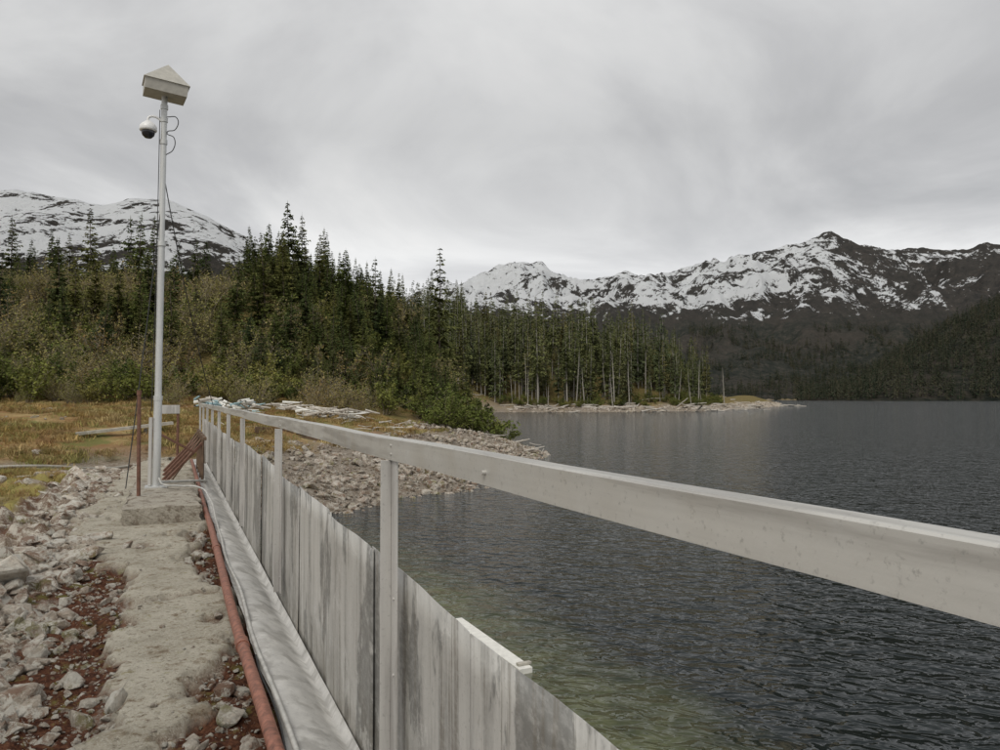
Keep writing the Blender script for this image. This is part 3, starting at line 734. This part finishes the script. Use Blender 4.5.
def mountain(name,u0,u1,nu,b0,b1,nb,px,py,mat,snowf,treef,amp,seed,pw=1.15,zb=-3):
    us=np.linspace(u0,u1,nu);ts=np.linspace(0,1.25,nb)
    U,T_=np.meshgrid(us,ts,indexing='xy');b=b0+T_*(b1-b0)
    a=U*b
    zr=(398-np.interp(U*780+500,px,py))/780*b1+EYE
    f=np.where(T_<=1,np.clip(T_,0,1)**pw,1-(T_-1)*1.6)
    rid=1-np.abs(fbm(a/260,b/520+T_,seed,6))*2.2
    sm=fbm(a/60,b/60,seed+3,5)
    z=zb+(zr-zb)*f+amp*(rid-.55)*np.clip(T_*1.6,0,1)*(1-.75*np.exp(-((T_-1)/.12)**2))+amp*.28*sm*np.clip(T_*3,0,1)
    e=(z-EYE)/b*780
    sn=snowf(U*780+500,e,T_);tr=treef(U*780+500,e,T_)
    return grid(name,a,b,z,mat,True,[np.clip(sn,0,1),np.clip(tr,0,1),0*sn])
mountain('snowy_mountain',-.35,1.3,640,1240,2600,130,
 [200,300,400,460,480,500,520,545,560,580,620,660,700,720,740,780,805,820,832,845,860,880,900,920,950,1000,1100,1300,1600],
 [310,305,298,283,270,263,261,266,270,273,269,270,264,256,250,245,238,235,234,240,246,249,250,253,252,247,240,250,280],M_mt,
 lambda x,e,t:ss(e,45,105)*np.interp(x,[480,560,700,800,835,870,1000],[.64,.62,.60,.58,.53,.46,.42]),
 lambda x,e,t:1-ss(e,60,95),85,500,1.15)
mountain('snowy_ridge',-1.3,-.15,420,650,1800,110,
 [-600,-300,-100,0,30,60,100,130,165,190,220,250,290,330,400],
 [240,205,196,190,192,197,202,197,199,207,224,240,266,292,330],M_mt2,
 lambda x,e,t:ss(e,90,150)*.64,lambda x,e,t:1-ss(e,110,140),30,700,1.2)
rh=mountain('forested_hill',.38,1.6,320,820,1500,70,
 [795,830,860,880,900,940,970,1000,1100,1300,1750],
 [399,392,380,366,350,330,314,300,278,262,280],M_mt2,
 lambda x,e,t:0*x,lambda x,e,t:0*x+1,22,900,.85)
def sample(o,n,f,seed):
    me=o.data;co=np.empty(len(me.vertices)*3);me.vertices.foreach_get('co',co);co=co.reshape(-1,3)
    idx=rng.integers(0,len(co),n);q=co[idx]+rng.normal(0,3,(n,3))*np.array([1,1,0]);m=f(q);return q[m]
q=sample(rh,12000,lambda q:(q[:,0]/q[:,1]<.85)&(q[:,2]>1)&(fbm(q[:,0]/60,q[:,1]/60,78,4)>-.35),1)
scatter('hillside_forest',q,C_far,rng.uniform(.6,1.2,len(q)),.02)
mt=bpy.data.objects['snowy_mountain']
q=sample(mt,42000,lambda q:(q[:,0]/q[:,1]>.24)&(q[:,0]/q[:,1]<.66)&((q[:,2])/q[:,1]*780<72)&(q[:,2]>0)&(fbm(q[:,0]/90,q[:,1]/60,77,4)-q[:,2]/q[:,1]*1.6>-.2),2)
scatter('mountainside_forest',q,C_far,rng.uniform(.5,1.1,len(q)),.02)

# ---------------- WATER
M_w,nt,p=newmat('lake_water');g=N(nt);P=g.pos()
dt=g.n('ShaderNodeVectorMath',operation='DOT_PRODUCT');g.l(P,dt.inputs[0]);dt.inputs[1].default_value=(CT,ST,0)
dy=g.n('ShaderNodeVectorMath',operation='DOT_PRODUCT');g.l(P,dy.inputs[0]);dy.inputs[1].default_value=(-ST,CT,0)
X=g.math('ADD',dt.outputs['Value'],g.math('MULTIPLY',g.math('SUBTRACT',g.noise(.9,6,.65,P),.5),2.6))
gf=g.n('ShaderNodeMapRange',inp={'From Min':5.4,'From Max':2.6,'To Min':0,'To Max':1});g.l(X,gf.inputs[0])
yf=g.n('ShaderNodeMapRange',inp={'From Min':22,'From Max':12,'To Min':0,'To Max':1});g.l(dy.outputs['Value'],yf.inputs[0])
fac=g.math('MULTIPLY',gf.outputs[0],yf.outputs[0])
alg=g.ramp(g.noise(2.2,7,.7,P),[(.35,(.08,.095,.038)),(.65,(.21,.22,.10))])
g.l(g.mix(fac,(.012,.017,.018),alg),p.inputs['Base Color'])
p.inputs['Roughness'].default_value=.06;p.inputs['IOR'].default_value=1.333
wv=g.scale(P,(1,1.3,1),.35)
h1=g.noise(3.0,2,.5,wv,.5);h2=g.noise(.8,3,.5,wv,.4);h3=g.noise(9,2,.5,P)
hh=g.math('ADD',g.math('ADD',g.math('MULTIPLY',h1,.18),g.math('MULTIPLY',h2,.24)),g.math('MULTIPLY',h3,.018))
g.bump(hh,1.0,1.0,p)
mk('lake_water',[(-7000,-4000,0),(7000,-4000,0),(7000,7000,0),(-7000,7000,0)],[(0,1,2,3)],M_w)

# ---------------- WORLD
w=bpy.data.worlds.new('World');scene.world=w;w.use_nodes=True;nt=w.node_tree;g=N(nt)
for x in list(nt.nodes):nt.nodes.remove(x)
EL,AZ=math.radians(48),math.radians(200)
sky=g.n('ShaderNodeTexSky',sky_type='NISHITA',sun_disc=False,sun_elevation=EL,sun_rotation=AZ)
bg1=g.n('ShaderNodeBackground',inp={'Strength':.1});g.l(sky.outputs[0],bg1.inputs[0])
tc_=g.n('ShaderNodeTexCoord').outputs['Generated']
sx=g.n('ShaderNodeSeparateXYZ');g.l(tc_,sx.inputs[0])
zc=g.math('MAXIMUM',sx.outputs[2],0)
den=g.math('ADD',zc,.22)
cx=g.n('ShaderNodeCombineXYZ');g.l(g.math('DIVIDE',sx.outputs[0],den),cx.inputs[0]);g.l(g.math('DIVIDE',sx.outputs[1],den),cx.inputs[1])
grad=g.ramp(zc,[(0,.94),(.14,.94),(.22,.70),(.32,.60),(.46,.69),(1,.74)])
n_big=g.noise(.9,7,.55,cx.outputs[0],.6)
nz_=g.ramp(n_big,[(.32,(.68,.685,.695)),(.44,(.85,.85,.855)),(.54,(1.05,1.05,1.045)),(.68,(1.25,1.24,1.22))])
bg2=g.n('ShaderNodeBackground',inp={'Strength':1.0});g.l(g.mix(1,grad,nz_,'MULTIPLY'),bg2.inputs[0])
ms=g.n('ShaderNodeMixShader',inp={0:.95});g.l(bg1.outputs[0],ms.inputs[1]);g.l(bg2.outputs[0],ms.inputs[2])
wo=g.n('ShaderNodeOutputWorld');g.l(ms.outputs[0],wo.inputs[0])
sd=bpy.data.lights.new('sun','SUN');sd.energy=1.5;sd.angle=math.radians(20);sd.color=(1,.95,.86)
so=bpy.data.objects.new('sun',sd);COL.objects.link(so)
dirv=Vector((math.sin(AZ)*math.cos(EL),math.cos(AZ)*math.cos(EL),math.sin(EL)))
so.rotation_euler=dirv.to_track_quat('Z','Y').to_euler()
# ---------------- CAMERA
cam=bpy.data.cameras.new('camera');cam.lens=28.08;cam.sensor_width=36;cam.clip_end=20000;cam.clip_start=.05
co=bpy.data.objects.new('camera',cam);COL.objects.link(co);co.location=(0,0,EYE);co.rotation_euler=(math.radians(91.69),0,0)
scene.camera=co
scene.view_settings.view_transform='Standard';scene.view_settings.look='None';scene.view_settings.exposure=0
